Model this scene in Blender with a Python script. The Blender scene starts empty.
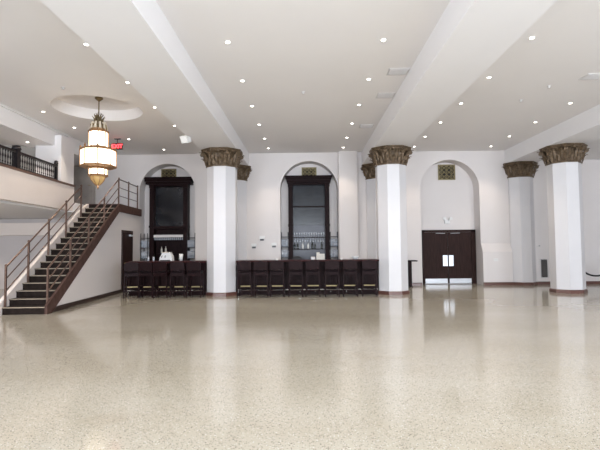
import bpy, bmesh, math, random
from math import pi, sin, cos, radians as R
from mathutils import Vector, Matrix
random.seed(7)
S = bpy.context.scene
C = S.collection

# ------------------------------------------------------------------ camera
cam = bpy.data.objects.new('camera', bpy.data.cameras.new('camera'))
C.objects.link(cam)
_r = Vector((0.999874, 0.013037, -0.009013)); _u = Vector((0.009631, -0.048129, 0.998795)); _f = Vector((-0.012587, 0.998756, 0.048248))
M4 = Matrix((_r, _u, -_f)).transposed().to_4x4()
M4.translation = Vector((0, 0, 1.5))
cam.matrix_world = M4
cam.data.sensor_width = 36.0
cam.data.lens = 454.0 / 600 * 36
cam.data.clip_start = 0.05
S.camera = cam

# ------------------------------------------------------------------ world, daylight, exposure
W = bpy.data.worlds.new('world'); S.world = W; W.use_nodes = True
W.node_tree.nodes['Background'].inputs[0].default_value = (0.75, 0.85, 1.0, 1)
W.node_tree.nodes['Background'].inputs[1].default_value = 0.6
S.view_settings.view_transform = 'Standard'
S.view_settings.look = 'None'
S.view_settings.gamma = 1
S.view_settings.exposure = 0.08

def area(name, loc, rot, sx, sy, watts, col):
    l = bpy.data.lights.new(name, 'AREA'); l.shape = 'RECTANGLE'; l.size = sx; l.size_y = sy
    l.energy = watts; l.color = col
    o = bpy.data.objects.new(name, l); C.objects.link(o); o.location = loc; o.rotation_euler = rot
    return o
YR = -4.5                      # rear wall with the tall windows
for wx in (-5.2, 0.0, 5.2, 10.4):      # daylight coming in through each rear window
    area('window_daylight', (wx, YR + 0.02, 2.35), (R(116), 0, 0), 3.0, 3.3, 840, (0.84, 0.91, 1.0))
area('window_daylight', (-12.98, 6.0, 1.5), (R(90), 0, R(-90)), 6.0, 1.8, 300, (1.0, 0.94, 0.92))   # unseen window added in the left wall to brighten under the gallery

# ------------------------------------------------------------------ materials
def nt(name):
    m = bpy.data.materials.new(name); m.use_nodes = True
    t = m.node_tree; return m, t, t.nodes['Principled BSDF']
def mat(name, col, rough=0.5, metal=0.0, var=0.0, vscale=6.0, bump=0.0, bscale=60.0, spec=0.5, coat=0.0, stretch=(1, 1, 1)):
    m, t, b = nt(name)
    b.inputs['Base Color'].default_value = (*col, 1)
    b.inputs['Roughness'].default_value = rough; b.inputs['Metallic'].default_value = metal
    b.inputs['Specular IOR Level'].default_value = spec; b.inputs['Coat Weight'].default_value = coat
    tc = t.nodes.new('ShaderNodeTexCoord'); mp = t.nodes.new('ShaderNodeMapping'); mp.inputs['Scale'].default_value = stretch
    t.links.new(tc.outputs['Object'], mp.inputs[0])
    if var > 0:
        n = t.nodes.new('ShaderNodeTexNoise'); n.inputs['Scale'].default_value = vscale; n.inputs['Detail'].default_value = 6
        t.links.new(mp.outputs[0], n.inputs['Vector'])
        r = t.nodes.new('ShaderNodeValToRGB')
        r.color_ramp.elements[0].position = 0.3; r.color_ramp.elements[1].position = 0.7
        r.color_ramp.elements[0].color = (*[max(0, c * (1 - var)) for c in col], 1)
        r.color_ramp.elements[1].color = (*[min(1, c * (1 + var)) for c in col], 1)
        t.links.new(n.outputs[0], r.inputs[0]); t.links.new(r.outputs[0], b.inputs['Base Color'])
    if bump > 0:
        n2 = t.nodes.new('ShaderNodeTexNoise'); n2.inputs['Scale'].default_value = bscale; n2.inputs['Detail'].default_value = 3
        bp = t.nodes.new('ShaderNodeBump'); bp.inputs['Strength'].default_value = bump; bp.inputs['Distance'].default_value = 0.02
        t.links.new(mp.outputs[0], n2.inputs['Vector']); t.links.new(n2.outputs[0], bp.inputs['Height']); t.links.new(bp.outputs[0], b.inputs['Normal'])
    return m
def emis(name, col, strength, base=None):
    m, t, b = nt(name)
    b.inputs['Base Color'].default_value = (*(base or col), 1)
    b.inputs['Emission Color'].default_value = (*col, 1); b.inputs['Emission Strength'].default_value = strength
    b.inputs['Roughness'].default_value = 0.4
    return m

M = {}
M['wall'] = mat('wall_paint', (0.69, 0.65, 0.635), 0.55, var=0.015, vscale=1.2, bump=0.05, bscale=90)
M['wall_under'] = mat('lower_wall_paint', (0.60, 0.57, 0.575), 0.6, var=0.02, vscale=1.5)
M['column'] = mat('column_paint', (0.655, 0.645, 0.66), 0.4, var=0.015, vscale=2, bump=0.04, bscale=40)
M['ceiling'] = mat('ceiling_paint', (0.80, 0.775, 0.765), 0.7, var=0.012, vscale=0.8)
M['beam'] = mat('beam_paint', (0.80, 0.79, 0.80), 0.6, var=0.012, vscale=0.8)
M['taupe'] = mat('gallery_wall_paint', (0.42, 0.40, 0.37), 0.6, var=0.02, vscale=2)
M['cream'] = mat('parapet_paint', (0.78, 0.71, 0.67), 0.6, var=0.02, vscale=1.5)
M['base'] = mat('baseboard_brown', (0.115, 0.05, 0.04), 0.3, var=0.2, vscale=14)
M['basedark'] = mat('baseboard_dark', (0.035, 0.02, 0.018), 0.3, var=0.2, vscale=14)
M['bronze'] = mat('capital_bronze', (0.125, 0.085, 0.05), 0.5, 0.25, var=0.55, vscale=18, bump=0.8, bscale=26)
M['grille_gold'] = mat('grille_gold', (0.22, 0.18, 0.09), 0.45, 0.5, var=0.4, vscale=30)
M['dark'] = mat('dark_void', (0.012, 0.01, 0.01), 0.7, var=0.3, vscale=20)
M['wood'] = mat('dark_mahogany', (0.013, 0.0055, 0.006), 0.44, var=0.4, vscale=9, stretch=(4, 4, 0.6), bump=0.1, bscale=40, spec=0.07)
M['wood2'] = mat('stool_wood', (0.012, 0.004, 0.0045), 0.42, var=0.35, vscale=10, stretch=(4, 4, 1), spec=0.07)
M['redtop'] = mat('counter_mahogany', (0.040, 0.012, 0.012), 0.34, var=0.3, vscale=8, stretch=(1, 5, 5), spec=0.07)
M['leather'] = mat('dark_leather', (0.008, 0.004, 0.005), 0.52, var=0.3, vscale=12, bump=0.2, bscale=90, spec=0.07)
M['doorwood'] = mat('door_wood', (0.030, 0.016, 0.014), 0.47, var=0.35, vscale=5, stretch=(6, 6, 0.5), spec=0.07)
M['doorgrey'] = mat('upper_door_grey_brown', (0.40, 0.36, 0.33), 0.5, var=0.15, vscale=4)
M['steel'] = mat('brushed_steel', (0.60, 0.63, 0.68), 0.35, 0.5, var=0.08, vscale=30)
M['brass'] = mat('brass_plate', (0.30, 0.24, 0.12), 0.5, 0.5, var=0.15, vscale=30)
M['railmetal'] = mat('stair_rail_bronze', (0.15, 0.095, 0.075), 0.35, 0.6, var=0.2, vscale=20)
M['stringer'] = mat('stringer_brown', (0.085, 0.05, 0.042), 0.57, var=0.2, vscale=8, spec=0.07)
M['riser'] = mat('riser_dark', (0.020, 0.014, 0.012), 0.62, var=0.3, vscale=10, spec=0.07)
M['tread'] = mat('tread_dark', (0.035, 0.025, 0.021), 0.52, var=0.25, vscale=10, spec=0.07)
M['nosing'] = mat('nosing_tan', (0.30, 0.25, 0.19), 0.5, 0.0, var=0.1, vscale=20)
M['iron'] = mat('balustrade_iron', (0.018, 0.014, 0.016), 0.4, 0.5, var=0.2, vscale=20)
M['capbrown'] = mat('parapet_cap_wood', (0.13, 0.075, 0.055), 0.4, var=0.2, vscale=10)
M['kick'] = mat('kick_plate_steel', (0.42, 0.43, 0.45), 0.4, 0.6, var=0.08, vscale=30)
M['traygrey'] = mat('tray_dark_grey', (0.12, 0.12, 0.13), 0.5, var=0.1, vscale=20)
M['chrome'] = mat('chrome', (0.7, 0.7, 0.7), 0.15, 1.0, var=0.04, vscale=20)
M['white'] = mat('white_plastic', (0.75, 0.75, 0.74), 0.4, var=0.03, vscale=20)
M['regwhite'] = mat('register_ivory', (0.50, 0.48, 0.43), 0.5, var=0.05, vscale=20)
M['paper'] = mat('pale_white', (0.85, 0.84, 0.80), 0.5, var=0.03, vscale=20)
M['grey'] = mat('vent_grey', (0.62, 0.60, 0.59), 0.5, var=0.04, vscale=20)
M['gilt'] = mat('chandelier_gilt', (0.42, 0.24, 0.12), 0.35, 0.7, var=0.25, vscale=25)
M['antique'] = mat('chandelier_antique_brass', (0.20, 0.15, 0.08), 0.35, 0.8, var=0.3, vscale=25)
M['lit'] = emis('chandelier_lit_glass', (1.0, 0.84, 0.62), 3.2, (0.9, 0.85, 0.8))
M['amber'] = emis('chandelier_amber_glass', (0.75, 0.45, 0.15), 0.30, (0.35, 0.24, 0.10))
M['frost'] = emis('frosted_crown_glass', (0.9, 0.72, 0.5), 0.12, (0.55, 0.48, 0.38))
M['lens'] = emis('downlight_lens', (1.0, 0.93, 0.82), 9.0)
M['red'] = emis('exit_red', (1.0, 0.05, 0.06), 4.0)
M['rope'] = mat('rope_black', (0.015, 0.013, 0.015), 0.7, var=0.2, vscale=40)
M['bottle'] = mat('bottle_dark_glass', (0.02, 0.025, 0.02), 0.08, spec=0.7, var=0.2, vscale=20)
M['mirror'] = mat('tinted_mirror', (0.018, 0.022, 0.028), 0.2, 0.0, spec=0.25, var=0.25, vscale=2)
M['mirror_blue'] = mat('pale_tinted_mirror', (0.035, 0.036, 0.052), 0.25, 0.0, spec=0.3, var=0.2, vscale=2)
def glassmat(name, col, alpha):
    m, t, b = nt(name)
    b.inputs['Base Color'].default_value = (*col, 1); b.inputs['Roughness'].default_value = 0.05
    b.inputs['Alpha'].default_value = alpha
    n = t.nodes.new('ShaderNodeTexNoise'); n.inputs['Scale'].default_value = 8
    mr = t.nodes.new('ShaderNodeMapRange'); mr.inputs['To Min'].default_value = 0.03; mr.inputs['To Max'].default_value = 0.08
    t.links.new(n.outputs[0], mr.inputs[0]); t.links.new(mr.outputs[0], b.inputs['Roughness'])
    return m
M['glass'] = glassmat('clear_glass', (0.75, 0.80, 0.88), 0.32)
M['pane'] = glassmat('window_glass', (0.85, 0.92, 1.0), 0.25)

def terrazzo():
    m, t, b = nt('terrazzo_floor')
    N = t.nodes.new; L = t.links.new
    g = N('ShaderNodeNewGeometry')
    big = N('ShaderNodeTexNoise'); big.inputs['Scale'].default_value = 0.35; big.inputs['Detail'].default_value = 5
    mp = N('ShaderNodeMapping'); mp.inputs['Scale'].default_value = (0.7, 1.6, 1); L(g.outputs['Position'], mp.inputs[0]); L(mp.outputs[0], big.inputs['Vector'])
    rb = N('ShaderNodeValToRGB'); rb.color_ramp.elements[0].position = 0.3; rb.color_ramp.elements[1].position = 0.72
    rb.color_ramp.elements[0].color = (0.385, 0.355, 0.287, 1); rb.color_ramp.elements[1].color = (0.45, 0.43, 0.37, 1)
    L(big.outputs[0], rb.inputs[0])
    def chips(scale, thr, col, prev):
        v = N('ShaderNodeTexVoronoi'); v.inputs['Scale'].default_value = scale; L(g.outputs['Position'], v.inputs['Vector'])
        sp = N('ShaderNodeSeparateColor'); L(v.outputs['Color'], sp.inputs[0])
        lt = N('ShaderNodeMath'); lt.operation = 'LESS_THAN'; lt.inputs[1].default_value = thr; L(sp.outputs[0], lt.inputs[0])
        ds = N('ShaderNodeMath'); ds.operation = 'LESS_THAN'; ds.inputs[1].default_value = 0.42; L(v.outputs['Distance'], ds.inputs[0])
        mu = N('ShaderNodeMath'); mu.operation = 'MULTIPLY'; L(lt.outputs[0], mu.inputs[0]); L(ds.outputs[0], mu.inputs[1])
        mx = N('ShaderNodeMix'); mx.data_type = 'RGBA'; L(mu.outputs[0], mx.inputs[0]); L(prev, mx.inputs[6]); mx.inputs[7].default_value = (*col, 1)
        return mx.outputs[2]
    c = chips(72, 0.13, (0.17, 0.15, 0.12), rb.outputs[0])
    c = chips(95, 0.10, (0.62, 0.61, 0.58), c)
    c = chips(105, 0.13, (0.13, 0.12, 0.11), c)
    # worn dull stains with shapes of their own
    st = N('ShaderNodeTexNoise'); st.inputs['Scale'].default_value = 0.9; st.inputs['Detail'].default_value = 7; L(g.outputs['Position'], st.inputs['Vector'])
    rs = N('ShaderNodeValToRGB'); rs.color_ramp.elements[0].position = 0.60; rs.color_ramp.elements[1].position = 0.72
    rs.color_ramp.elements[0].color = (0, 0, 0, 1); rs.color_ramp.elements[1].color = (0.35, 0.35, 0.35, 1); L(st.outputs[0], rs.inputs[0])
    mx = N('ShaderNodeMix'); mx.data_type = 'RGBA'; L(rs.outputs[0], mx.inputs[0]); L(c, mx.inputs[6]); mx.inputs[7].default_value = (0.33, 0.28, 0.21, 1)
    L(mx.outputs[2], b.inputs['Base Color'])
    rr = N('ShaderNodeMapRange'); rr.inputs['To Min'].default_value = 0.07; rr.inputs['To Max'].default_value = 0.15; L(big.outputs[0], rr.inputs[0]); L(rr.outputs[0], b.inputs['Roughness'])
    b.inputs['Specular IOR Level'].default_value = 0.55
    bn = N('ShaderNodeTexNoise'); bn.inputs['Scale'].default_value = 2.2; bn.inputs['Detail'].default_value = 2; L(g.outputs['Position'], bn.inputs['Vector'])
    bp = N('ShaderNodeBump'); bp.inputs['Strength'].default_value = 0.05; bp.inputs['Distance'].default_value = 0.02
    L(bn.outputs[0], bp.inputs['Height']); L(bp.outputs[0], b.inputs['Normal'])
    return m
M['floor'] = terrazzo()

# ------------------------------------------------------------------ helpers
def tag(o, label=None, cat=None, group=None, kind=None):
    if label: o['label'] = label
    if cat: o['category'] = cat
    if group: o['group'] = group
    if kind: o['kind'] = kind
    return o
def empty(name, loc, rz=0):
    o = bpy.data.objects.new(name, None); o.empty_display_size = 0.1
    C.objects.link(o); o.location = loc; o.rotation_euler = (0, 0, rz); return o
class MB:
    def __init__(s): s.bm = bmesh.new()
    def box(s, x0, x1, y0, y1, z0, z1, bev=0):
        vs = [s.bm.verts.new((x, y, z)) for z in (z0, z1) for y in (y0, y1) for x in (x0, x1)]
        f = [(0, 2, 3, 1), (4, 5, 7, 6), (0, 1, 5, 4), (2, 6, 7, 3), (0, 4, 6, 2), (1, 3, 7, 5)]
        fs = [s.bm.faces.new([vs[i] for i in q]) for q in f]
        if bev:
            es = list({e for q in fs for e in q.edges})
            bmesh.ops.bevel(s.bm, geom=es, offset=bev, segments=2, affect='EDGES', profile=0.5)
        return s
    def bar(s, a, b, w, d):
        a, b = Vector(a), Vector(b); n = (b - a).normalized()
        up = Vector((0, 0, 1)) if abs(n.z) < 0.95 else Vector((0, 1, 0))
        sx = n.cross(up).normalized(); sy = sx.cross(n)
        q = [(-w / 2, -d / 2), (w / 2, -d / 2), (w / 2, d / 2), (-w / 2, d / 2)]
        A = [s.bm.verts.new(a + sx * i + sy * j) for i, j in q]; B = [s.bm.verts.new(b + sx * i + sy * j) for i, j in q]
        s.bm.faces.new(A[::-1]); s.bm.faces.new(B)
        for i in range(4): s.bm.faces.new((A[i], A[(i + 1) % 4], B[(i + 1) % 4], B[i]))
        return s
    def tube(s, pts, r, seg=8):
        pts = [Vector(p) for p in pts]; rings = []
        for i, p in enumerate(pts):
            n = (pts[min(i + 1, len(pts) - 1)] - pts[max(i - 1, 0)]).normalized()
            up = Vector((0, 0, 1)) if abs(n.z) < 0.95 else Vector((0, 1, 0))
            sx = n.cross(up).normalized(); sy = sx.cross(n)
            rr = r[i] if isinstance(r, (list, tuple)) else r
            rings.append([s.bm.verts.new(p + sx * cos(2 * pi * k / seg) * rr + sy * sin(2 * pi * k / seg) * rr) for k in range(seg)])
        for a, b in zip(rings, rings[1:]):
            for k in range(seg): s.bm.faces.new((a[k], a[(k + 1) % seg], b[(k + 1) % seg], b[k]))
        s.bm.faces.new(rings[0][::-1]); s.bm.faces.new(rings[-1]); return s
    def lathe(s, prof, cx=0, cy=0, seg=16, rot=0, cap=True):
        rings = [[s.bm.verts.new((cx + r * cos(rot + 2 * pi * k / seg), cy + r * sin(rot + 2 * pi * k / seg), z)) for k in range(seg)] for r, z in prof]
        for a, b in zip(rings, rings[1:]):
            for k in range(seg): s.bm.faces.new((a[k], a[(k + 1) % seg], b[(k + 1) % seg], b[k]))
        if cap: s.bm.faces.new(rings[0][::-1]); s.bm.faces.new(rings[-1])
        return s
    def prism(s, pts, axis, a, b):     # outline extruded along an axis; pts in the two other axes
        def P(u, v, w): return {'x': (w, u, v), 'y': (u, w, v), 'z': (u, v, w)}[axis]
        A = [s.bm.verts.new(P(u, v, a)) for u, v in pts]; B = [s.bm.verts.new(P(u, v, b)) for u, v in pts]
        s.bm.faces.new(A); s.bm.faces.new(B[::-1]); n = len(pts)
        for i in range(n): s.bm.faces.new((A[i], B[i], B[(i + 1) % n], A[(i + 1) % n]))
        return s
    def build(s, name, m, parent=None, smooth=False):
        bmesh.ops.recalc_face_normals(s.bm, faces=s.bm.faces)
        me = bpy.data.meshes.new(name); s.bm.to_mesh(me); s.bm.free()
        if smooth:
            for p in me.polygons: p.use_smooth = True
        me.materials.append(M[m] if isinstance(m, str) else m)
        o = bpy.data.objects.new(name, me); C.objects.link(o)
        if parent: o.parent = parent
        return o
def struct(name, mb, m, label=None, parent=None):
    o = mb.build(name, m, parent)
    if not parent: o['kind'] = 'structure'
    if label: o['label'] = label
    return o
def copy_tree(o, parent=None):
    c = o.copy(); C.objects.link(c)
    if parent: c.parent = parent
    for ch in list(o.children): copy_tree(ch, c)
    return c
def box(*a, bev=0): return MB().box(*a, bev=bev)

# ------------------------------------------------------------------ room shell
YW, YRC, ZC, ZS = 17.4, 18.0, 5.133, 4.614
XL, XR = -13.0, 13.0
struct('floor', box(XL - .2, XR + .2, YR - .2, YRC + .3, -0.2, 0), 'floor', 'polished beige speckled terrazzo floor')

def arch_wall():
    mb = MB(); bm = mb.bm
    arches = [(-5.335, 1.085, 3.68), (0.14, 1.11, 3.70), (5.54, 1.125, 3.675)]
    zt = ZC + 0.15
    def q(*p): bm.faces.new([bm.verts.new(v) for v in p])
    x = XL
    n = 28
    for c, a, zs in arches:
        q((x, YW, 0), (c - a, YW, 0), (c - a, YW, zt), (x, YW, zt))
        pts = [(c - a * cos(pi * i / n), zs + a * sin(pi * i / n)) for i in range(n + 1)]
        for (x0, z0), (x1, z1) in zip(pts, pts[1:]):
            q((x0, YW, z0), (x1, YW, z1), (x1, YW, zt), (x0, YW, zt))
        out = [(c - a, 0)] + pts + [(c + a, 0)]
        for (x0, z0), (x1, z1) in zip(out, out[1:]):
            q((x0, YW, z0), (x0, YRC, z0), (x1, YRC, z1), (x1, YW, z1))
        x = c + a
    q((x, YW, 0), (XR, YW, 0), (XR, YW, zt), (x, YW, zt))
    q((XL, YRC, 0), (XR, YRC, 0), (XR, YRC, zt), (XL, YRC, zt))
    bmesh.ops.remove_doubles(bm, verts=bm.verts, dist=1e-4)
    return mb
struct('wall_back', arch_wall(), 'wall', 'off-white back wall with three tall arched recesses')
wl = MB().box(XL - .2, XL, YR, 3.0, 0, ZC + .15).box(XL - .2, XL, 9.0, YRC, 0, ZC + .15).box(XL - .2, XL, 3.0, 9.0, 0, .6).box(XL - .2, XL, 3.0, 9.0, 2.4, ZC + .15)
struct('wall_left', wl, 'wall')
w = MB()
for yy in (3.0, 4.98, 6.96, 8.94): w.box(XL - .14, XL - .06, yy, yy + .06, .6, 2.4)
for zz in (.6, 2.34): w.box(XL - .14, XL - .06, 3.0, 9.0, zz, zz + .06)
wo = struct('window_5', w, 'white'); box(XL - .11, XL - .09, 3.05, 8.95, .65, 2.35).build('pane', 'pane', wo)  # added out of view, lets fill light in under the gallery
struct('wall_right', box(XR, XR + .2, YR, YRC, 0, ZC + .15), 'wall')
# rear wall with four tall window openings
rw = MB(); xs = [-5.2, 0.0, 5.2, 10.4]; e = XL
for x in xs:
    rw.box(e, x - 1.55, YR - .3, YR, 0, ZC + .15); e = x + 1.55
    rw.box(x - 1.55, x + 1.55, YR - .3, YR, 0, .65); rw.box(x - 1.55, x + 1.55, YR - .3, YR, 4.05, ZC + .15)
rw.box(e, XR, YR - .3, YR, 0, ZC + .15)
struct('wall_rear', rw, 'wall')
for i, x in enumerate(xs):
    w = MB()
    for zz in (.65, 2.3, 3.99): w.box(x - 1.55, x + 1.55, YR - .22, YR - .14, zz, zz + .06)
    for xx in (-1.55, -.03, 1.49): w.box(x + xx, x + xx + .06, YR - .22, YR - .14, .65, 4.05)
    wo = struct('window_%d' % (i + 1), w, 'white'); g = box(x - 1.5, x + 1.5, YR - .19, YR - .17, .7, 4.0).build('pane', 'pane', wo)

# ceiling with the round chandelier recess
CX, CY, CR = -5.38, 11.6, 1.10
bm = bmesh.new()
o4 = [bm.verts.new((x, y, ZC)) for x, y in ((XL, YR), (XR, YR), (XR, YRC), (XL, YRC))]
nc = 64
ci = [bm.verts.new((CX + CR * cos(2 * pi * k / nc), CY + CR * sin(2 * pi * k / nc), ZC)) for k in range(nc)]
ed = [bm.edges.new((o4[i], o4[(i + 1) % 4])) for i in range(4)] + [bm.edges.new((ci[i], ci[(i + 1) % nc])) for i in range(nc)]
bmesh.ops.triangle_fill(bm, use_beauty=True, edges=ed)
up = [bm.verts.new((v.co.x, v.co.y, ZC + .30)) for v in ci]
for k in range(nc): bm.faces.new((ci[k], ci[(k + 1) % nc], up[(k + 1) % nc], up[k]))
bm.faces.new(up)
t4 = [bm.verts.new((x, y, ZC + .5)) for x, y in ((XL, YR), (XR, YR), (XR, YRC), (XL, YRC))]
bm.faces.new(t4)
mb = MB(); mb.bm.free(); mb.bm = bm
struct('ceiling', mb, 'ceiling', 'pale ceiling with a shallow round recess over the chandelier')
def beam(x0, x1, z0=ZS, m='beam', lab=None):
    return struct('ceiling_beam', box(x0, x1, YR, YW, z0, ZC), m, lab)
beam(-3.30, -2.17, lab='wide white ceiling beam resting on the leftmost octagonal columns')
beam(2.18, 3.24, lab='wide white ceiling beam resting on the middle octagonal columns')
beam(7.66, 8.74, lab='wide white ceiling beam resting on the right octagonal columns')
struct('ceiling_side', box(8.74, XR, YR, YW, 4.74, ZC - .001), 'ceiling')
beam(-8.5, -7.58, 4.63, lab='white beam along the edge of the upper gallery')
struct('ceiling_gallery', box(XL, -8.5, YR, YW, 4.72, ZC - .001), 'ceiling')
struct('trim_1', box(-7.58, -7.53, YR, 14.3, ZC - .06, ZC - .001), 'white')
# pilaster right of the middle arch, protruding sill wall right of the doors
struct('wall_pilaster', box(1.27, 1.98, YW - .22, YW + .02, 0, ZC), 'wall')
struct('wall_pilaster', box(-4.22, -3.62, YW - .08, YW + .02, 0, ZC), 'wall')
struct('wall_dado', MB().prism([(YW + .02, 0), (YW - .16, 0), (YW - .16, 1.25), (YW - .01, 1.57), (YW + .02, 1.57)], 'x', 6.67, 7.78), 'wall')
# baseboards
bb = MB()
for x0, x1 in ((-4.2, -3.2), (-2.2, -.99), (1.27, 2.35), (3.27, 4.40), (8.68, XR)): bb.box(x0, x1, YW - (.03 if x0 in (1.27,) else (.10 if x0 == -4.2 else .03)), YW + .01, 0, .11)
bb.box(6.665, 7.78, YW - .185, YW - .15, 0, .11); bb.box(4.42, 4.56, YRC - .03, YRC, 0, .11)
bb.box(1.26, 1.99, YW - .245, YW - .20, 0, .11)
struct('baseboard_back', bb, 'base')
struct('baseboard_left', box(XL, XL + .03, YR, YW, 0, .11), 'base')
struct('baseboard_right', box(XR - .03, XR, YR, YW, 0, .11), 'base')

# ------------------------------------------------------------------ octagonal columns with carved capitals
O8 = 1 / cos(pi / 8)
def capital(ap, ztop, h):
    mb = MB(); z0 = ztop - h; r = pi / 8
    pr = [(ap - .01, z0), (ap + .035, z0), (ap + .035, z0 + .04), (ap + .0, z0 + .06), (ap - .01, z0 + .2), (ap + .02, z0 + .36),
          (ap + .07, ztop - .11), (ap + .15, ztop - .10), (ap + .17, ztop - .07), (ap + .155, ztop - .05), (ap + .18, ztop - .02), (ap + .18, ztop)]
    mb.lathe([(a * O8, z) for a, z in pr], seg=8, rot=r)
    bm = mb.bm
    def leaf(ang, base_r, zb, hh, wid, out):
        d = Vector((cos(ang), sin(ang), 0)); s_ = Vector((-sin(ang), cos(ang), 0)); rows = []
        for t, w, o in ((0, .55, 0), (.25, .85, .02), (.5, 1, .035), (.72, .95, .06), (.9, .75, .105), (1.0, .45, .15), (.93, .2, .175)):
            c = d * (base_r + o * out) + Vector((0, 0, zb + t * hh))
            rows.append([bm.verts.new(c + s_ * wid * w * k + d * (.045 * (1 - abs(k) * 1.7))) for k in (-.5, -.25, 0, .25, .5)])
        for a, b in zip(rows, rows[1:]):
            for k in range(4): bm.faces.new((a[k], a[k + 1], b[k + 1], b[k]))
    for k in range(16):
        a = 2 * pi * k / 16; f = O8 if k % 2 else 1.0
        leaf(a, (ap + .005) * (f if k % 2 else 1), z0 + .05, .22, .135, .85)
    for k in range(16):
        a = 2 * pi * (k + .5) / 16
        leaf(a, (ap + .035) * 1.035, z0 + .14, h - .26, .12, .95)
    for k in range(8):                                   # corner scrolls and centre rosettes
        a = 2 * pi * (k + .5) / 8
        leaf(a, (ap + .04) * O8, z0 + .2, h - .29, .15, 1.0)
        c = Vector((cos(a), sin(a), 0)) * (ap + .135) * O8
        t_ = Vector((-sin(a), cos(a), 0)) * .05
        mb.tube([c - t_ + Vector((0, 0, ztop - .16)), c + t_ + Vector((0, 0, ztop - .16))], .065, 10)
        a = 2 * pi * k / 8; c = Vector((cos(a), sin(a), 0)); p = c * (ap + .14) + Vector((0, 0, ztop - .09))
        mb.tube([p, p + c * .05], [.055, .035], 8)
    return mb.build('capital', 'bronze')
def column(x, y, label, group, caph=.56):
    ap = .453
    root = empty('octagonal_column', (x, y, 0)); tag(root, label, 'column', group)
    MB().lathe([(ap * O8, .10), (ap * O8, ZS - caph + .03)], seg=8, rot=pi / 8).build('shaft', 'column', root)
    MB().lathe([((ap + .035) * O8, 0), ((ap + .035) * O8, .085), ((ap + .01) * O8, .11)], seg=8, rot=pi / 8).build('base_plinth', 'base', root)
    c = capital(ap, ZS, caph); c.parent = root
    return root
column(-2.68, 14.53, 'thick white octagonal column between the two bars, with carved bronze capital', 'front columns')
column(2.74, 14.53, 'thick white octagonal column at the right end of the longer bar', 'front columns')
column(8.27, 14.53, 'large white octagonal column nearest the right edge, in front of a black rope', 'front columns')
column(-2.72, 17.49, 'white octagonal wall column half hidden behind the column between the bars', 'columns engaged in the back wall')
column(2.80, 17.49, 'white octagonal wall column peeking out left of the column at the longer bar end', 'columns engaged in the back wall')
column(8.22, 17.49, 'white octagonal wall column standing between the double doors and the far right column', 'columns engaged in the back wall')

# ------------------------------------------------------------------ arched recess grilles
def grille(x0, x1, z0, z1, label, y=YRC - .05):
    root = empty('ornamental_grille', ((x0 + x1) / 2, y, z0)); tag(root, label, 'grille', 'gilt grilles high in the arched recesses')
    w = (x1 - x0) / 2; h = z1 - z0
    f = MB(); t = .045
    f.box(-w, w, -.02, .03, 0, t).box(-w, w, -.02, .03, h - t, h).box(-w, -w + t, -.02, .03, t, h - t).box(w - t, w, -.02, .03, t, h - t)
    f.build('frame', 'grille_gold', root)
    box(-w + .02, w - .02, .03, .045, .02, h - .02).build('backing', 'dark', root)
    s = MB(); n = 3; cw = (2 * w - 2 * t) / n; ch = (h - 2 * t) / n
    for i in range(n):
        for j in range(n):
            cx = -w + t + cw * (i + .5); cz = t + ch * (j + .5)
            pts = [(cx + cw * .40 * cos(a), 0, cz + ch * .40 * sin(a)) for a in [2 * pi * k / 10 for k in range(11)]]
            s.tube(pts, .016, 5)
            s.bar((cx - cw * .5, .005, cz), (cx + cw * .5, .005, cz), .012, .012)
            s.bar((cx, .005, cz - ch * .5), (cx, .005, cz + ch * .5), .012, .012)
    s.build('lattice', 'grille_gold', root)
grille(-5.75, -5.15, 4.16, 4.66, 'square gilt grille partly behind the cornice of the left bar cabinet')
grille(-.14, .45, 4.16, 4.66, 'square gilt grille partly behind the cornice of the middle bar cabinet')
grille(5.27, 5.94, 4.10, 4.71, 'square gilt grille high above the dark double doors')

# ------------------------------------------------------------------ double door and other doors
d = box(4.58, 6.70, YRC - .06, YRC + .01, 0, .0001)
d.bm.clear()
d.box(4.58, 4.64, YRC - .10, YRC, 0, 2.12).box(6.50, 6.66, YRC - .10, YRC, 0, 2.12).box(4.58, 6.66, YRC - .10, YRC, 2.03, 2.12)
door = struct('door_1', d, 'doorwood', 'dark wooden double doors with steel plates in the right arched recess')
for x0, x1, sx in ((4.645, 5.565, 5.37), (5.585, 6.495, 5.60)):
    lf = box(x0, x1, YRC - .07, YRC - .02, .02, 2.025).build('door_leaf', 'doorwood', door)
    box(x0 + .03, x1 - .03, YRC - .078, YRC - .07, .03, .21).build('kick_plate', 'kick', lf)['label'] = 'steel kick plate'
    box(sx, sx + .18, YRC - .082, YRC - .07, .70, 1.12).build('push_plate', 'steel', lf)['label'] = 'bright steel push plate'
    MB().tube([(x1 - .1 if x0 < 5 else x0 + .1, YRC - .1, 1.98), ((x0 + x1) / 2, YRC - .1, 1.99)], .012).build('door_closer', 'steel', lf)

# emergency light above the doors
e = empty('emergency_light', (5.58, YRC, 2.50)); tag(e, 'small white two-headed emergency light on the wall above the double doors', 'emergency light')
box(-.10, .10, -.07, -.005, -.14, 0, bev=.01).build('battery_box', 'white', e)
for s in (-1, 1):
    b_ = MB().tube([(s * .06, -.06, .0), (s * .12, -.08, .07), (s * .12, -.16, .06)], [.02, .05, .065], 12).build('lamp_head', 'white', e)

# upper door on the gallery landing, brown door in the stair side wall
dd = MB().box(-9.02, -8.12, YW - .05, YW + .01, 3.0, 5.12)
up_door = struct('door_2', dd, 'doorgrey', 'tall grey-brown door on the landing at the top of the stairs')
box(-8.94, -8.20, YW - .07, YW - .05, 3.03, 5.04).build('door_leaf', 'doorgrey', up_door)
MB().tube([(-8.27, YW - .07, 3.95), (-8.27, YW - .12, 3.95), (-8.37, YW - .12, 3.95)], .012).build('door_handle', 'brass', up_door)

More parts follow.
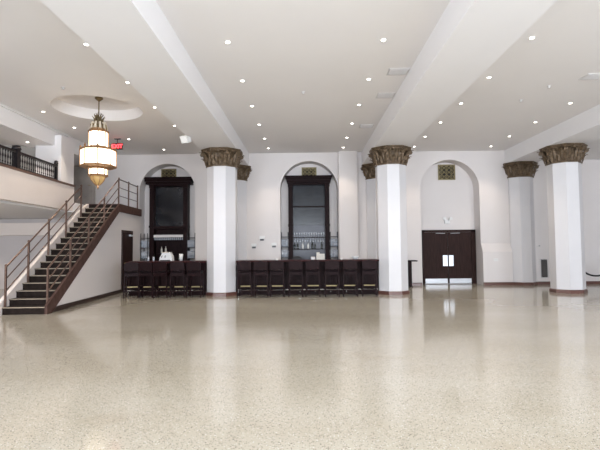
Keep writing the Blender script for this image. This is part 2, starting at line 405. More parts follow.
# ------------------------------------------------------------------ staircase, in its own slightly turned frame
SA = R(2.9); SX, SY = -6.01, 10.50
def local(name, rz=SA): return empty(name, (SX, SY, 0), rz)
RISE, RUN, NS = 3.0 / 18, .27, 18
st = local('staircase'); tag(st, 'straight dark staircase with tan nosings rising to the landing at left', 'staircase')
tread0 = nos0 = ris0 = None
for i in range(NS - 1):
    y = RUN * i; z = RISE * (i + 1)
    if i == 0:
        tread0 = MB().box(-1.0, -.03, -.02, RUN + .01, -.035, 0).build('tread', 'tread', st)
        nos0 = MB().box(-1.0, -.03, -.03, .010, -.017, .003).build('nosing', 'nosing', tread0)
        ris0 = MB().box(-1.0, -.03, 0, .02, -RISE, -.035).build('riser', 'riser', st)
        tread0.location = (0, y, z); ris0.location = (0, y, z)
    else:
        t_ = copy_tree(tread0, st); t_.location = (0, y, z)
        t_ = copy_tree(ris0, st); t_.location = (0, y, z)
Lr = RUN * (NS - 1)
t_ = copy_tree(ris0, st); t_.location = (0, Lr, 3.0)
def stringer(x0, x1, up, dn, m, lab, ext=.12):
    k = RISE / RUN
    pts = [(-ext, 0), (-ext, RISE + up - ext * k * .5), (Lr - .55, 3.0 + up - .55 * k), (Lr, 3.0), (Lr, 3.0 - dn), ((dn - RISE) / k + .05 if dn > RISE else .30, 0)]
    return MB().prism(pts, 'x', x0, x1).build('stringer', m, st)
s1 = stringer(-.03, .03, .05, .25, 'stringer', '', .03); s1['label'] = 'brown right stringer'
s2 = stringer(-1.09, -1.0, .11, .36, 'cream', ''); s2['label'] = 'cream left stringer'

# triangular wall under the stairs, landing slab
k = RISE / RUN
ylen = (YW - SY) / cos(SA) + .02
wu = local('wall_stair'); bpy.data.objects.remove(wu)
o = MB().prism([(.13, 0), (ylen, 0), (ylen, 2.73), (Lr + .0, 2.74)], 'x', -.13, -.032).build('wall_stair', 'wall')
o.location = (SX, SY, 0); o.rotation_euler.z = SA; tag(o, kind='structure', label='white triangular wall under the staircase and landing')
o = box(-.03, -.005, .22, ylen, 0, .12).build('baseboard_stair', 'basedark'); o.location = (SX, SY, 0); o.rotation_euler.z = SA; tag(o, kind='structure')
o = box(-1.25, .03, Lr + .02, ylen - .0, 2.73, 3.0).build('landing', 'stringer'); o.location = (SX, SY, 0); o.rotation_euler.z = SA
tag(o, kind='structure', label='brown-edged landing at the top of the stairs')
# brown door in the stair side wall
dr = local('x'); bpy.data.objects.remove(dr)
o = MB().box(-.035, .0, 4.92, 6.02, 0, 2.13).build('door_3', 'basedark'); o.location = (SX, SY, 0); o.rotation_euler.z = SA
tag(o, kind='structure', label='dark brown door in the white wall under the landing')
lf = box(.0, .015, 5.0, 5.94, .02, 2.05).build('door_leaf', 'doorwood', o)
MB().tube([(.015, 5.08, 1.0), (.07, 5.08, 1.0), (.07, 5.2, 1.0)], .014).build('door_handle', 'brass', lf)
box(.015, .07, 5.55, 5.85, 1.93, 1.99).build('door_closer', 'steel', lf)

# railings
def railing(name, label, posts, runs, hts=(.28, .56, .84)):
    r_ = local(name); tag(r_, label, 'railing')
    for p in posts:
        x, y, z = p[:3]; hh = p[3] if len(p) > 3 else .88
        MB().box(x - .02, x + .02, y - .02, y + .02, z, z + hh).lathe([(.03, z + hh), (.034, z + hh + .015), (.01, z + hh + .04)], x, y, 8).build('post', 'railmetal', r_)
    for a, b in runs:
        for n, h_ in enumerate(hts):
            a_ = (a[0], a[1], a[2] + h_); b_ = (b[0], b[1], b[2] + h_)
            MB().tube([a_, b_], .021 if n == 2 else .014, 8).build('top_rail' if n == 2 else 'mid_rail', 'railmetal', r_)
    return r_
def zs(y): return RISE + k * y
PX = -.05; PL = -.955
yl = [.03, .96, 1.93, 2.92, 3.9]
railing('stair_railing', 'bronze three-bar railing on the left side of the stairs, by the gallery wall',
        [(PL, y, zs(y) - .10, 1.04) for y in yl], [((PL, yl[0], zs(yl[0]) + .07), (PL, yl[-1], zs(yl[-1]) + .07))])
yr = [.13, 1.25, 2.35, 3.45, Lr + .08]
pr_posts = [(PX, y, zs(y) - .12) for y in yr[:-1]] + [(PX, yr[-1], 3.0, .86), (PX, yr[-1] + .98, 3.0, .86), (PX, ylen - .28, 3.0, .86)]
railing('stair_railing', 'bronze three-bar railing on the open right side, turning along the landing edge',
        pr_posts, [((PX, yr[0], zs(yr[0]) - .03), (PX, yr[-1], 3.0)), ((PX, yr[-1], 3.0), (PX, ylen - .28, 3.0))])

# ------------------------------------------------------------------ gallery on the left
def gal(name, mb, m, label=None):
    o = mb.build(name, m); o.location = (SX, SY, 0); o.rotation_euler.z = SA; return tag(o, kind='structure', label=label)
gal('gallery_parapet', box(-1.38, -1.20, -9, 3.95, 2.71, 3.48), 'cream', 'cream parapet wall of the upper gallery at left')
gal('trim_2', box(-1.42, -1.17, -9, 3.97, 3.48, 3.54), 'capbrown', 'brown cap on the gallery parapet')
struct('gallery_floor', MB().box(XL, -7.62, YR, 14.3, 2.68, 2.98).box(XL, -7.40, 14.3, YW, 2.68, 2.98), 'beam')
gal('wall_pillar', box(-1.98, -1.22, 3.10, 3.95, 2.98, 4.95), 'beam', 'square white pillar at the end of the gallery balustrade')
struct('wall_gallery', box(XL, -8.20, 13.75, 13.9, 2.98, 4.95), 'taupe')
struct('trim_3', box(XL, -6.5, YW - .45, YW, 2.03, 2.50), 'cream', 'cream bulkhead on the wall below the gallery')
struct('wall_lower', box(XL, -6.5, YW - .06, YW - .01, 0, 2.03), 'wall_under')

bal = local('gallery_balustrade'); tag(bal, 'dark iron balustrade with turned balusters on the cream gallery parapet', 'balustrade')
BX = -1.29; zb = 3.54
def newel(y, s):
    MB().box(BX - .06 * s, BX + .06 * s, y - .06 * s, y + .06 * s, zb, zb + .50).lathe([(.095 * s, zb + .50), (.10 * s, zb + .53), (.08 * s, zb + .56), (.09 * s, zb + .59), (.04 * s, zb + .61)], BX, y, 12).build('newel_post', 'iron', bal)
newel(.92, 1.15); newel(2.95, .62)
MB().bar((BX, -3.2, zb + .44), (BX, 2.95, zb + .44), .09, .05).build('top_rail', 'iron', bal)
MB().bar((BX, -3.2, zb + .03), (BX, 2.95, zb + .03), .06, .04).build('bottom_rail', 'iron', bal)
b0 = None; y = -3.1
while y < 2.85:
    if abs(y - .92) > .09:
        if b0 is None:
            b0 = MB().lathe([(.009, 0), (.009, .08), (.02, .11), (.009, .14), (.012, .2), (.026, .25), (.012, .31), (.009, .36), (.018, .38), (.009, .42)], seg=6).build('baluster', 'iron', bal, True)
            b0.location = (BX, y, zb)
        else:
            c = b0.copy(); C.objects.link(c); c.parent = bal; c.location = (BX, y, zb)
    y += .105

# ------------------------------------------------------------------ chandelier
ch = empty('chandelier', (-5.36, 11.6, ZC + .30)); tag(ch, 'tiered gilt and lit glass drum chandelier hanging from the round ceiling recess', 'chandelier')
z0 = -(ZC + .30)
MB().lathe([(.10, 0), (.10, -.03), (.04, -.08), (.015, -.10)], seg=16).build('canopy', 'antique', ch)
MB().tube([(0, 0, -.08), (0, 0, 4.55 + z0)], .016, 8).build('stem', 'antique', ch)
def tier(r, za, zc, n, pane_m='lit'):
    za += z0; zc += z0
    g = MB().lathe([(r - .012, za + .02), (r - .012, zc - .02)], seg=n, rot=pi / n).build('glass_panel', pane_m, ch)
    f = MB()
    for z, dz, rr in ((za, .05, r + .012), (zc - .05, .05, r + .012)):
        f.lathe([(rr - .05, z), (rr, z), (rr + .012, z + dz / 2), (rr, z + dz), (rr - .05, z + dz)], seg=n, rot=pi / n)
    for k_ in range(n):
        a = pi / n + 2 * pi * k_ / n
        f.bar((r * cos(a), r * sin(a), za), (r * cos(a), r * sin(a), zc), .018, .018)
    f.build('gilt_frame', 'gilt', ch)
tier(.235, 4.09, 4.56, 8); tier(.43, 3.60, 4.08, 8); tier(.225, 3.36, 3.60, 8)
MB().lathe([(.215, 4.60 + z0), (.215, 4.56 + z0), (.24, 4.545 + z0)], seg=20, cap=False).build('crown_ring', 'gilt', ch)
cr = MB()
for k_ in range(10):                                   # upright crown leaves and scrolls
    a = 2 * pi * k_ / 10; c_, s_ = cos(a), sin(a)
    cr.tube([(.21 * c_, .21 * s_, 4.56 + z0), (.19 * c_, .19 * s_, 4.70 + z0), (.12 * c_, .12 * s_, 4.75 + z0), (.10 * c_, .10 * s_, 4.86 + z0), (.16 * c_, .16 * s_, 4.93 + z0)], [.016, .02, .014, .02, .006], 6)
for k_ in range(6):
    a = 2 * pi * (k_ + .5) / 6; c_, s_ = cos(a), sin(a)
    cr.tube([(.03 * c_, .03 * s_, 4.70 + z0), (.06 * c_, .06 * s_, 4.92 + z0), (.11 * c_, .11 * s_, 4.99 + z0), (.07 * c_, .07 * s_, 5.02 + z0)], [.02, .018, .012, .006], 6)
cr.build('crown', 'antique', ch)
cg = MB()
for k_ in range(10):
    a = pi / 10 + 2 * pi * k_ / 10; cg.bar((.20 * cos(a), .20 * sin(a), 4.575 + z0), (.155 * cos(a), .155 * sin(a), 4.78 + z0), .055, .01)
cg.build('crown_glass', 'frost', ch)
MB().lathe([(.185, 3.36 + z0), (.155, 3.28 + z0), (.095, 3.20 + z0), (.045, 3.15 + z0)], seg=14).build('bottom_bowl', 'amber', ch, True)
MB().lathe([(.05, 3.16 + z0), (.02, 3.12 + z0), (.03, 3.09 + z0), (.006, 3.03 + z0)], seg=10).build('finial', 'gilt', ch, True)
rb = MB()
for k_ in range(7):
    a = 2 * pi * k_ / 7; rb.tube([(.195 * cos(a), .195 * sin(a), 3.36 + z0), (.165 * cos(a), .165 * sin(a), 3.27 + z0), (.10 * cos(a), .10 * sin(a), 3.19 + z0), (.04 * cos(a), .04 * sin(a), 3.13 + z0)], .010, 5)
rb.build('bowl_rib', 'gilt', ch)
for k_ in range(8):
    a = 2 * pi * k_ / 8 + pi / 8
    MB().lathe([(.02, 4.08 + z0), (.028, 4.11 + z0), (.01, 4.15 + z0), (.002, 4.17 + z0)], .42 * cos(a), .42 * sin(a), 6).build('rim_finial', 'gilt', ch)
pl = bpy.data.lights.new('chandelier_bulb', 'POINT'); pl.energy = 45; pl.color = (1.0, .78, .55); pl.shadow_soft_size = .5
po = bpy.data.objects.new('chandelier_bulb', pl); C.objects.link(po); po.parent = ch; po.location = (0, 0, 4.0 + z0); po['kind'] = 'light' 

# ------------------------------------------------------------------ downlights
ring = MB(); 
seg = 16
for (r0, z0_, r1, z1_) in ((.036, -.006, .052, -.010), (.052, -.010, .056, 0.0)):
    pa = [ring.bm.verts.new((r0 * cos(2 * pi * i / seg), r0 * sin(2 * pi * i / seg), z0_)) for i in range(seg)]
    pb = [ring.bm.verts.new((r1 * cos(2 * pi * i / seg), r1 * sin(2 * pi * i / seg), z1_)) for i in range(seg)]
    for i in range(seg): ring.bm.faces.new((pa[i], pa[(i + 1) % seg], pb[(i + 1) % seg], pb[i]))
proto = empty('downlight', (0, 0, ZC))
ring.build('trim_ring', 'white', proto)
MB().lathe([(.037, -.012), (.037, -.002)], seg=16).build('lens', 'lens', proto)
sl = bpy.data.lights.new('downlight_bulb', 'SPOT'); sl.energy = 105; sl.color = (1.0, .84, .68); sl.spot_size = R(78); sl.spot_blend = .7; sl.shadow_soft_size = .05
so = bpy.data.objects.new('downlight_bulb', sl); C.objects.link(so); so.parent = proto; so.location = (0, 0, -.03)
spots = []
for i, y in enumerate((2.5, 4.3, 6.05, 7.85, 9.72, 11.5, 13.27, 15.0, 16.5)):
    spots.append((-1.35, y, ZC, 'ML', i)); spots.append((1.40, y, ZC, 'MR', i)); spots.append((4.0, y, ZC, 'RL', i))
    if y < 16: spots.append((-3.86, y, ZC, 'LL', i))
    spots.append((6.83, y + (.1 if y > 11 else 0), ZC, 'RR', i))
for i, y in enumerate((8.0, 9.8, 11.74, 13.35, 15.0)): spots.append((-6.9, y, ZC, 'LO', i))
for y in (8.5, 11.5, 14.0, 16.3): spots.append((-10.9 if y < 16 else -13 + .9, y, 2.68, 'UG', i))  # extra out-of-view downlights, added to brighten the space below the gallery
spots += [(-5.85, 14.85, ZC, 'LB', 0), (-5.2, 16.5, ZC, 'LB', 1), (-8.09, 13.0, 4.63, 'GA', 0)]
rowname = {'ML': 'left row of the middle ceiling bay', 'MR': 'right row of the middle ceiling bay', 'RL': 'left row of the right ceiling bay',
           'RR': 'outer row of the right ceiling bay', 'LL': 'row beside the left beam', 'LO': 'row along the gallery', 'UG': 'added unseen row under the gallery'}
def proj(p):
    v = Vector(p) - Vector((0, 0, 1.5)); zc = v.dot(_f)
    return (300 + 454 * v.dot(_r) / zc, 225 - 454 * v.dot(_u) / zc) if zc > 0 else (-1, -1)
cnt = {}; keep = []
for s in spots:
    px, py = proj(s[:3])
    keep.append((s, 0 <= px <= 600 and 0 <= py))
names_ord = ['farthest', 'second farthest', 'third farthest', 'fourth farthest', 'fifth farthest', 'sixth farthest', 'seventh farthest', 'eighth farthest', 'ninth farthest']
for s, vis in keep:
    x, y, z, row, i = s
    if s is spots[0]: o = proto
    else: o = copy_tree(proto)
    o.location = (x, y, z)
    if row == 'LB': lab = 'small lit ceiling downlight near the exit sign' if i == 0 else 'small lit ceiling downlight just in front of the left bar arch'
    elif row == 'GA': lab = 'small lit downlight in the gallery ceiling left of the white pillar'
    else:
        n = sorted([q[0][1] for q in keep if q[0][3] == row], reverse=True).index(y)
        lab = 'round lit downlight, ' + names_ord[n] + ' of the ' + rowname[row]
    tag(o, lab, 'ceiling light', 'recessed ceiling downlights')

# sprinklers, ceiling vents
sp0 = None
for x, y, lab in ((-.03, 10.5, 'small sprinkler head alone in the middle of the centre ceiling bay'), (5.61, 10.31, 'small sprinkler head in the right ceiling bay, the nearer one'), (5.43, 11.3, 'small sprinkler head in the right ceiling bay, the farther one'), (-5.43, 9.99, 'small sprinkler head in front of the round ceiling recess')):
    if sp0 is None: sp0 = o = MB().lathe([(.05, 0), (.05, -.008), (.02, -.012), (.015, -.04), (.035, -.045), (.03, -.05)], seg=12).build('sprinkler_head', 'grey')
    else: o = sp0.copy(); C.objects.link(o)
    o.location = (x, y, ZC); tag(o, lab, 'sprinkler', 'ceiling sprinkler heads')
for x, y, lab in ((1.95, 9.32, 'flat white ceiling vent by the middle beam, the nearer one'), (1.95, 10.82, 'flat white ceiling vent by the middle beam, the farther one'), (6.25, 9.75, 'flat white ceiling vent in the right bay near the picture edge'), (1.86, 13.6, 'faint ceiling vent by the middle beam close to the back wall')):
    v = empty('ceiling_vent', (x, y, ZC)); tag(v, lab, 'vent', 'ceiling air vents')
    MB().box(-.21, .21, -.18, .18, -.012, 0).build('frame', 'grey', v)
    s = MB()
    for q in range(7): s.box(-.18, .18, -.15 + q * .045, -.13 + q * .045, -.022, -.012)
    s.build('slats', 'grey', v)

# exit sign hanging above the landing
ex = empty('exit_sign', (-6.2, 14.8, ZC)); tag(ex, 'red lit exit sign hanging from the ceiling right of the chandelier', 'exit sign')
MB().box(-.10, .10, -.03, .03, -.02, 0).tube([(0, 0, 0), (0, 0, -.16)], .012).build('bracket', 'dark', ex)
box(-.17, .17, -.035, .035, -.36, -.15, bev=.006).build('housing', 'dark', ex)
cu = bpy.data.curves.new('exit_text', 'FONT'); cu.body = 'EXIT'; cu.size = .175; cu.extrude = .003; cu.align_x = 'CENTER'; cu.offset = .006
to = bpy.data.objects.new('lettering', cu); C.objects.link(to)
bpy.context.view_layer.update()
me = bpy.data.meshes.new_from_object(to.evaluated_get(bpy.context.evaluated_depsgraph_get())); bpy.data.objects.remove(to)
me.materials.clear(); me.materials.append(M['red'])
to = bpy.data.objects.new('lettering', me); C.objects.link(to); to.parent = ex; to.location = (0, -.039, -.315); to.rotation_euler = (R(90), 0, 0); to['label'] = 'red lit EXIT letters'

# loudspeaker at the left beam
sk = empty('loudspeaker', (-3.36, 12.55, ZS + .02)); sk.rotation_euler.z = R(-20); tag(sk, 'small white loudspeaker mounted on the side of the left ceiling beam', 'loudspeaker')
MB().prism([(-.10, -.02), (.10, .06), (.14, -.14), (.0, -.20)], 'x', -.11, .11).build('cabinet', 'white', sk)
MB().bar((0, .02, 0), (0.06, .02, .12), .03, .03).build('bracket', 'white', sk)

# ------------------------------------------------------------------ back-bar cabinets in the arches
glass_me = {}
def stem_glass():
    return MB().lathe([(.028, 0), (.028, .004), (.005, .008), (.004, .07), (.025, .09), (.034, .12), (.030, .17)], seg=10, cap=False)
gsrc = stem_glass().build('wine_glass', 'glass', None, True); glass_mesh = gsrc.data; bpy.data.objects.remove(gsrc)
tsrc = MB().lathe([(.001, 0), (.030, 0), (.036, .15), (.033, .15), (.028, .01)], seg=12, cap=False).build('tumbler', 'glass', None, True); tumb_mesh = tsrc.data; bpy.data.objects.remove(tsrc)
def put(name, mesh, loc, label, cat, group, rot=(0, 0, 0), sc=1):
    o = bpy.data.objects.new(name, mesh); C.objects.link(o); o.location = loc; o.rotation_euler = rot; o.scale = (sc,) * 3
    return tag(o, label, cat, group)
def cabinet(cx, half, lab, lower, mirror_m, y0=17.62, co=.10):
    r_ = empty('bar_cabinet', (cx, 0, 0)); tag(r_, lab, 'cabinet')
    y1 = YRC - .01; hc = half + co
    MB().box(-half, half, y1 - .03, y1, .0, 4.02).build('back_panel', 'wood', r_)
    for s in (-1, 1):
        x0, x1 = (s * half, s * (half - .17)); x0, x1 = min(x0, x1), max(x0, x1)
        MB().box(x0, x1, y0, y1 - .03, 0, 4.02).box(x0 - .015, x1 + .015, y0 - .02, y1 - .03, 3.86, 4.0).box(x0 - .015, x1 + .015, y0 - .02, y1 - .03, 2.30, 2.38).box(x0 + .04, x1 - .04, y0 - .012, y0, 2.5, 3.75).build('side_pilaster', 'wood', r_)
    MB().box(-hc + .05, hc - .05, y0 - .06, y1, 4.0, 4.10).box(-hc + .02, hc - .02, y0 - .10, y1, 4.10, 4.20).box(-hc - .02, hc + .02, y0 - .15, y1, 4.20, 4.27, bev=.01).build('cornice', 'wood', r_)
    MB().box(-half + .17, half - .17, y0 + .04, y1 - .03, 3.93, 4.01).build('mirror_rail', 'wood', r_)
    if lower: MB().box(-half + .17, half - .17, y0 + .04, y1 - .03, 2.26, 2.36).build('mirror_rail', 'wood', r_)
    mi = MB().box(-half + .17, half - .17, y1 - .10, y1 - .07, 2.36, 3.93).build('mirror', mirror_m, r_); mi['label'] = 'dark tinted mirror'
    MB().box(-half + .02, half - .02, y0 - .05, y1 - .03, 0, .95).box(-half, half, y0 - .08, y1 - .03, .95, 1.0).build('base_counter', 'wood', r_)
    return r_
c2 = cabinet(.13, .80, 'tall dark wood bar cabinet with blue-grey mirror in the middle arch', False, 'mirror')
MB().box(-.63, .63, 17.84, 17.90, 3.06, 3.11).build('mirror_divider', 'wood', c2)
m2 = MB().box(-.63, .63, 17.90, 17.93, 1.0, 2.355).build('lower_mirror', 'mirror_blue', c2); m2['label'] = 'paler blue-grey mirror behind the bottles'
for z in (1.86, 1.40): MB().box(-.63, .63, 17.66, 17.90, z, z + .025).build('shelf', 'wood', c2)
c1 = cabinet(-5.36, .745, 'tall dark wood bar cabinet with black mirror in the left arch', True, 'mirror', co=.19)
M['mirror_dark'] = mat('black_mirror', (0.012, 0.013, 0.017), 0.15, 0.2, var=0.4, vscale=2)
for o in c1.children:
    if o.name.startswith('mirror') and 'rail' not in o.name: o.data.materials.clear(); o.data.materials.append(M['mirror_dark'])
hr = MB().box(-.575, .575, 17.63, 17.88, 1.99, 2.02).box(-.575, .575, 17.63, 17.65, 1.92, 1.99).build('glass_rack', 'grey', c1); hr['label'] = 'pale metal rack for hanging glasses'
# hanging stemmed glasses
for q in range(15): put('wine_glass', glass_mesh, (-5.36 - .54 + q * .077, 17.70, 1.985), 'stemmed glass hanging upside down in the rack of the left cabinet', 'glass', 'glasses hanging in the left cabinet rack', (pi, 0, 0))
for q in range(13): put('wine_glass', glass_mesh, (.13 - .57 + q * .095, 17.76, 1.885), 'stemmed glass standing on the upper shelf of the middle cabinet', 'glass', 'glasses on the upper shelf of the middle cabinet')
for q in range(12): put('wine_glass', glass_mesh, (.13 - .55 + q * .10, 17.78, 1.82 + .035), 'stemmed glass hanging under the upper shelf of the middle cabinet', 'glass', 'glasses hanging in the middle cabinet', (pi, 0, 0))
# side shelf racks of the arches
def side_rack(cx, w, label, y0=17.50):
    r_ = empty('shelf_rack', (cx, y0, 0)); tag(r_, label, 'shelf', 'narrow glass racks beside the bar cabinets')
    for x in (-w / 2, w / 2 - .02):
        for y in (0, .36): MB().box(x, x + .02, y, y + .02, 0, 2.08).build('upright', 'iron', r_)
    for z in (1.08, 1.50, 1.88): MB().box(-w / 2, w / 2, 0, .38, z, z + .02).build('shelf', 'iron', r_)
    n = max(2, int(w / .08))
    for z in (1.10, 1.52):
        for q in range(n): put('tumbler', tumb_mesh, (cx - w / 2 + .05 + q * (w - .1) / (n - 1), y0 + .1, z), 'tall glass standing on the %s shelf of the rack %s' % ('lower' if z < 1.3 else 'upper', label.split('rack ')[1]), 'glass', 'glasses on the side racks', sc=1.9)
side_rack(-6.26, .28, 'narrow dark glass rack left of the black-mirrored cabinet')
side_rack(-4.44, .32, 'narrow dark glass rack right of the black-mirrored cabinet')
side_rack(-.82, .28, 'narrow dark glass rack left of the blue-mirrored cabinet')
side_rack(1.09, .30, 'narrow dark glass rack right of the blue-mirrored cabinet')

def bottle(x, y, z, h, m, label, group, name='bottle'):
    r_ = empty(name, (x, y, z)); tag(r_, label, 'bottle', group); s = h / .30
    MB().lathe([(.001, 0), (.036 * s, 0), (.038 * s, .02 * s), (.038 * s, .17 * s), (.014 * s, .22 * s), (.013 * s, .27 * s)], seg=12).build('body', m, r_, True)
    MB().lathe([(.016 * s, .27 * s), (.016 * s, .30 * s)], seg=10).build('cap', 'dark', r_)
bx = [(-.44, .27, 'bottle'), (-.32, .30, 'bottle'), (-.12, .28, 'paper'), (.09, .26, 'paper'), (.25, .32, 'bottle'), (.36, .24, 'bottle'), (.62, .28, 'bottle')]
for x, h, m in bx:
    bottle(x, 17.78, 1.425, h, m, ('white bottle, the %s of two on the lower shelf of the middle cabinet' % ('left' if x < 0 else 'right')) if m == 'paper' else 'dark bottle on the lower shelf of the middle cabinet', 'bottles in the middle cabinet')
for i, (x, h, m) in enumerate([(-5.62, .28, 'paper'), (-5.46, .30, 'paper'), (-5.9, .26, 'bottle'), (-4.95, .28, 'bottle'), (-4.8, .3, 'bottle')]):
    bottle(x, 17.64, 1.0 if m != 'paper' else 1.30, h, m if m != 'paper' else 'regwhite', ('white bottle, the %s of two behind the coffee machine' % ('left' if x < -5.5 else 'right')) if m == 'paper' else 'dark bottle on the counter of the left cabinet', 'bottles in the left cabinet')
shf = MB().box(-.45, .18, 17.60 , 17.93, 1.275, 1.298).build('shelf', 'wood', c1)

# ------------------------------------------------------------------ bar counters
YB0, YB1 = 14.32, 15.02
def bar_counter(x0, x1, label):
    r_ = empty('bar_counter', (0, 0, 0)); tag(r_, label, 'bar')
    MB().box(x0, x1, YB0 - .04, YB1, 1.03, 1.085, bev=.012).build('counter_top', 'redtop', r_)
    b_ = MB().box(x0 + .02, x1 - .02, YB0 + .10, YB1 - .05, 0, 1.03).build('body', 'wood', r_)
    n = max(1, round((x1 - x0) / .52)); w = (x1 - x0 - .04) / n
    for i in range(n):
        a = x0 + .02 + i * w
        MB().box(a + .05, a + w - .05, YB0 + .085, YB0 + .10, .2, .95).box(a + .10, a + w - .10, YB0 + .075, YB0 + .085, .25, .9).build('front_panel', 'wood', r_)
    for i in range(n + 1):
        a = min(max(x0 + .02 + i * w - .03, x0 + .02), x1 - .08)
        MB().box(a, a + .06, YB0 + .06, YB0 + .10, 0, 1.03).build('pilaster_strip', 'wood', r_)
    MB().tube([(x0 + .05, YB0 - .06, .17), (x1 - .05, YB0 - .06, .17)], .022, 10).build('foot_rail', 'chrome', r_)['label'] = 'shiny metal foot rail'
    for i in range(n + 1):
        a = x0 + .08 + i * (x1 - x0 - .16) / n
        MB().tube([(a, YB0 - .06, .17), (a, YB0 - .06, .10), (a, YB0 + .08, .10)], .012, 6).build('rail_bracket', 'chrome', r_)
bar_counter(-5.66, -3.16, 'dark wooden bar counter left of the first column, the shorter of two')
bar_counter(-2.20, 2.285, 'dark wooden bar counter between two columns, the longer of two')

# ------------------------------------------------------------------ bar stools
def make_stool():
    r_ = empty('bar_stool', (0, 0, 0)); w = .19
    for s in (-1, 1):
        MB().bar((s * (w + .02), -.20, 0), (s * w, -.17, .74), .035, .035).bar((s * w, -.17, .74), (s * (w - .005), -.205, 1.0), .035, .03).build('leg', 'wood2', r_)
        MB().bar((s * (w + .01), .19, 0), (s * (w - .02), .17, .70), .035, .035).build('leg', 'wood2', r_)
    MB().box(-w, w, -.19, .20, .68, .72).build('seat_frame', 'wood2', r_)
    MB().box(-w - .01, w + .01, -.18, .21, .72, .775, bev=.02).build('seat', 'leather', r_)
    top = [(-w - .02, .80), (w + .02, .80), (w + .02, 1.0), (w - .03, 1.035), (.07, 1.04), (.03, 1.06), (-.03, 1.06), (-.07, 1.04), (-w + .03, 1.035), (-w - .02, 1.0)]
    b_ = MB().prism(top, 'y', -.225, -.19).build('backrest', 'wood2', r_)
    MB().box(-w + .04, w - .04, -.19, -.175, .83, .99, bev=.008).build('back_pad', 'leather', b_)
    MB().box(-.06, .06, -.228, -.20, .775, .79).bar((-.17, -.19, .66), (.17, -.19, .66), .02, .05).build('lower_back_rail', 'wood2', r_)
    fr_ = MB().bar((-w, .185, .28), (w, .185, .28), .03, .05).build('footrest', 'wood2', r_)
    MB().box(-w + .02, w - .02, .155, .20, .302, .312).box(-w + .02, w - .02, .158, .166, .278, .306).build('brass_plate', 'brass', fr_)['label'] = 'brass wear plate'
    MB().bar((-w - .01, -.19, .19), (w + .01, -.19, .19), .02, .03).build('stretcher', 'wood2', r_)
    for s in (-1, 1):
        MB().bar((s * w, -.19, .33), (s * (w - .0), .18, .33), .02, .03).build('stretcher', 'wood2', r_)
    return r_
stool = make_stool(); first = True
Ls = [(-5.42, 14.16, 14), (-4.93, 14.12, 2), (-4.46, 14.10, -2), (-3.95, 14.12, 3), (-3.43, 14.10, -1)]
Rs = [(-1.89, 14.12, 0), (-1.38, 14.10, -1), (-.90, 14.12, 2), (-.32, 14.10, 0), (.21, 14.14, -3), (.78, 14.10, 2), (1.35, 14.12, -2), (1.95, 14.14, -6)]
ordn = ['first', 'second', 'third', 'fourth', 'fifth', 'sixth', 'seventh', 'eighth']
for gi, (lst, nm) in enumerate(((Ls, 'shorter left bar'), (Rs, 'longer middle bar'))):
    for i, (x, y, a) in enumerate(lst):
        o = stool if first else copy_tree(stool); first = False
        o.location = (x * .985, y - .24, 0); o.rotation_euler.z = R(a); o.scale = (1.0, 1.0, 1.035)
        extra = ', turned slightly outward' if (gi == 0 and i == 0) else (', turned slightly' if (gi == 1 and i == 7) else '')
        tag(o, 'dark wooden bar stool, %s from the left at the %s%s' % (ordn[i], nm, extra), 'bar stool', 'bar stools at the ' + nm)

# ------------------------------------------------------------------ things on the counters
ZT = 1.085
cm = empty('coffee_machine', (-4.58, 14.92, ZT)); tag(cm, 'small white coffee machine on the shorter left bar', 'coffee machine')
MB().prism([(-.21, 0), (.21, 0), (.20, .13), (.13, .26), (-.12, .26), (-.20, .10)], 'y', -.12, .12).build('body', 'white', cm)
MB().box(-.13, .14, -.10, .11, .26, .285, bev=.008).build('cup_tray', 'chrome', cm)
for x in (-.12, -.01): MB().tube([(x, -.12, .16), (x, -.17, .15), (x, -.17, .10)], .014).build('spout', 'dark', cm)
MB().box(-.17, .15, -.19, -.12, 0, .03).build('drip_tray', 'dark', cm)
cw = MB().lathe([(.001, 0), (.05, 0), (.065, .22), (.06, .22), (.045, .01)], seg=16, cap=False).build('pitcher', 'white', None, True); cw.location = (-4.12, 14.95, ZT)
tag(cw, 'white cylindrical pitcher right of the coffee machine', 'pitcher')
for i, (x, h) in enumerate(((-5.15, .15), (-4.98, .12))):
    put('tumbler', tumb_mesh, (x, 14.8, ZT), 'clear glass on the left bar, %s of the coffee machine' % ('far left' if i == 0 else 'just left'), 'glass', 'glasses on the left bar', sc=.9)
rg = empty('cash_register', (.47, 14.80, ZT)); rg.scale = (.85, .85, .8); tag(rg, 'white cash register standing on the longer bar below the mirror', 'cash register')
MB().box(-.16, .16, -.14, .14, 0, .15, bev=.01).build('body', 'regwhite', rg)
MB().prism([(-.14, .15), (.12, .15), (.12, .20), (-.14, .24)], 'x', -.15, .15).build('keyboard', 'regwhite', rg)
MB().box(-.15, -.03, .06, .12, .2, .29, bev=.008).build('display', 'regwhite', rg)
gl = MB().box(-.07, .07, -.06, .06, 0, .09, bev=.01).build('napkin_holder', 'grey'); gl.location = (.23, 14.9, ZT); tag(gl, 'small grey napkin box left of the cash register', 'napkin holder')
pk = MB().prism([(-.18, 0), (.16, 0), (.18, .06), (.05, .12), (-.10, .10)], 'y', -.07, .07).build('bar_mat', 'dark'); pk.location = (-.30, 14.9, ZT); tag(pk, 'dark crumpled cloth on the longer bar', 'cloth')
cp = MB().lathe([(.001, 0), (.03, 0), (.045, .055), (.042, .055), (.026, .006)], seg=14, cap=False).build('cup', 'paper', None, True); cp.location = (1.13, 14.62, ZT); tag(cp, 'small white cup at the right part of the longer bar', 'cup')
cp2 = MB().lathe([(.001, 0), (.03, 0), (.045, .05), (.042, .05), (.026, .006)], seg=14, cap=False).build('cup', 'paper', None, True); cp2.location = (-.93, 14.60, ZT); tag(cp2, 'small white cup on the counter behind the third stool of the longer bar', 'cup')
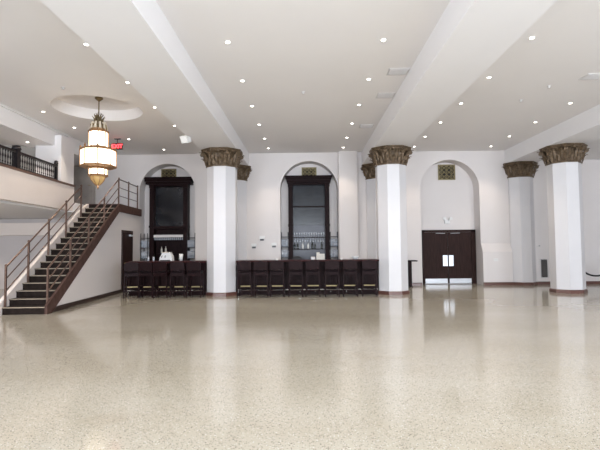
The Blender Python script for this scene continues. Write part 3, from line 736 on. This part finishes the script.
bw = MB().lathe([(.001, 0), (.06, .0), (.15, .09), (.145, .10), (.06, .012)], seg=20, cap=False).build('bowl', 'white', None, True); bw.location = (1.60, 14.85, ZT); tag(bw, 'white bowl on the longer bar near its right end', 'bowl')

# ------------------------------------------------------------------ wall bits
for x, z, lab in ((-1.99, 1.55, 'lowest leftmost'), (-1.68, 1.84, 'highest'), (-1.22, 1.58, 'rightmost')):
    s = empty('wall_dispenser', (x, YW, z)); tag(s, 'small white wall box left of the middle arch, the %s of three' % lab, 'wall box', 'small wall boxes')
    MB().box(-.10, .10, -.06, 0, -.02, .09, bev=.008).build('cover', 'white', s)
    MB().box(-.07, .07, -.045, 0, -.09, -.02, bev=.006).build('tray', 'traygrey', s)
s = empty('wall_sensor', (8.86, YW, 1.46)); tag(s, 'small wall sensor above the dark grille at right', 'sensor')
MB().box(-.05, .05, -.03, 0, -.03, .03, bev=.005).build('cover', 'grey', s); box(-.02, .02, -.035, -.03, -.01, .01).build('lens', 'dark', s)
s = empty('wall_outlet', (7.15, YW - .16, .95)); tag(s, 'white outlet plate on the low wall right of the double doors', 'outlet')
MB().box(-.08, .08, -.01, 0, -.05, .05).build('plate', 'white', s)
for x in (-.035, .035): box(x - .015, x + .015, -.014, -.01, -.02, .02).build('socket', 'grey', s)
g = empty('wall_grille', (9.02, YW, .24)); tag(g, 'dark low wall vent grille left of the far right column', 'vent')
box(-.14, .14, -.012, 0, 0, .73).build('backing', 'dark', g)
MB().box(-.15, .15, -.03, -.012, 0, .03).box(-.15, .15, -.03, -.012, .70, .73).box(-.15, -.12, -.03, -.012, .03, .70).box(.12, .15, -.03, -.012, .03, .70).build('frame', 'grey', g)
s = MB()
for q in range(9):
    z = .08 + q * .072
    for r_ in range(4): s.box(-.10 + r_ * .055, -.075 + r_ * .055, -.026, -.012, z - .012 + (.03 if r_ % 2 else 0), z + .001 + (.03 if r_ % 2 else 0))
s.build('lattice', 'grey', g)

# small dark side table behind the middle column
t = empty('side_table', (3.66, 16.85, 0)); tag(t, 'dark narrow podium table behind the column left of the double doors', 'table')
MB().box(-.40, .40, -.22, .22, .93, .975, bev=.006).build('table_top', 'wood', t)
MB().box(-.28, .20, -.16, .16, .03, .93).build('pedestal', 'wood', t)
MB().box(-.30, .22, -.19, .19, 0, .03).build('foot', 'wood', t)

# stanchions with black rope
SP = ((9.35, 16.0), (10.85, 16.0))
for i, (x, y) in enumerate(SP[:1]):
    s = empty('rope_stanchion', (x, y, 0)); tag(s, 'dark rope post hidden behind the far right column', 'stanchion')
    MB().lathe([(.15, 0), (.15, .015), (.03, .04), (.02, .06)], seg=20).build('base', 'iron', s)
    MB().tube([(0, 0, .05), (0, 0, .93)], .022, 12).build('pole', 'iron', s)
    MB().lathe([(.03, .90), (.04, .93), (.025, .97), (.002, .99)], seg=14).build('finial', 'iron', s)
s = empty('rope_stanchion', (SP[1][0], SP[1][1], 0)); tag(s, 'dark rope post just beyond the right picture edge', 'stanchion')
MB().lathe([(.15, 0), (.15, .015), (.03, .04), (.02, .06)], seg=20).build('base', 'iron', s)
MB().tube([(0, 0, .05), (0, 0, .93)], .022, 12).build('pole', 'iron', s)
MB().lathe([(.03, .90), (.04, .93), (.025, .97), (.002, .99)], seg=14).build('finial', 'iron', s)
pts = []
for q in range(25):
    u_ = -1 + 2 * q / 24
    pts.append((10.10 + u_ * .73, 16.0, .40 + .50 * abs(u_) ** 2.2))
rp = MB().tube(pts, .03, 8).build('rope', 'rope', None, True); tag(rp, 'black barrier rope sagging right of the far right column', 'rope')
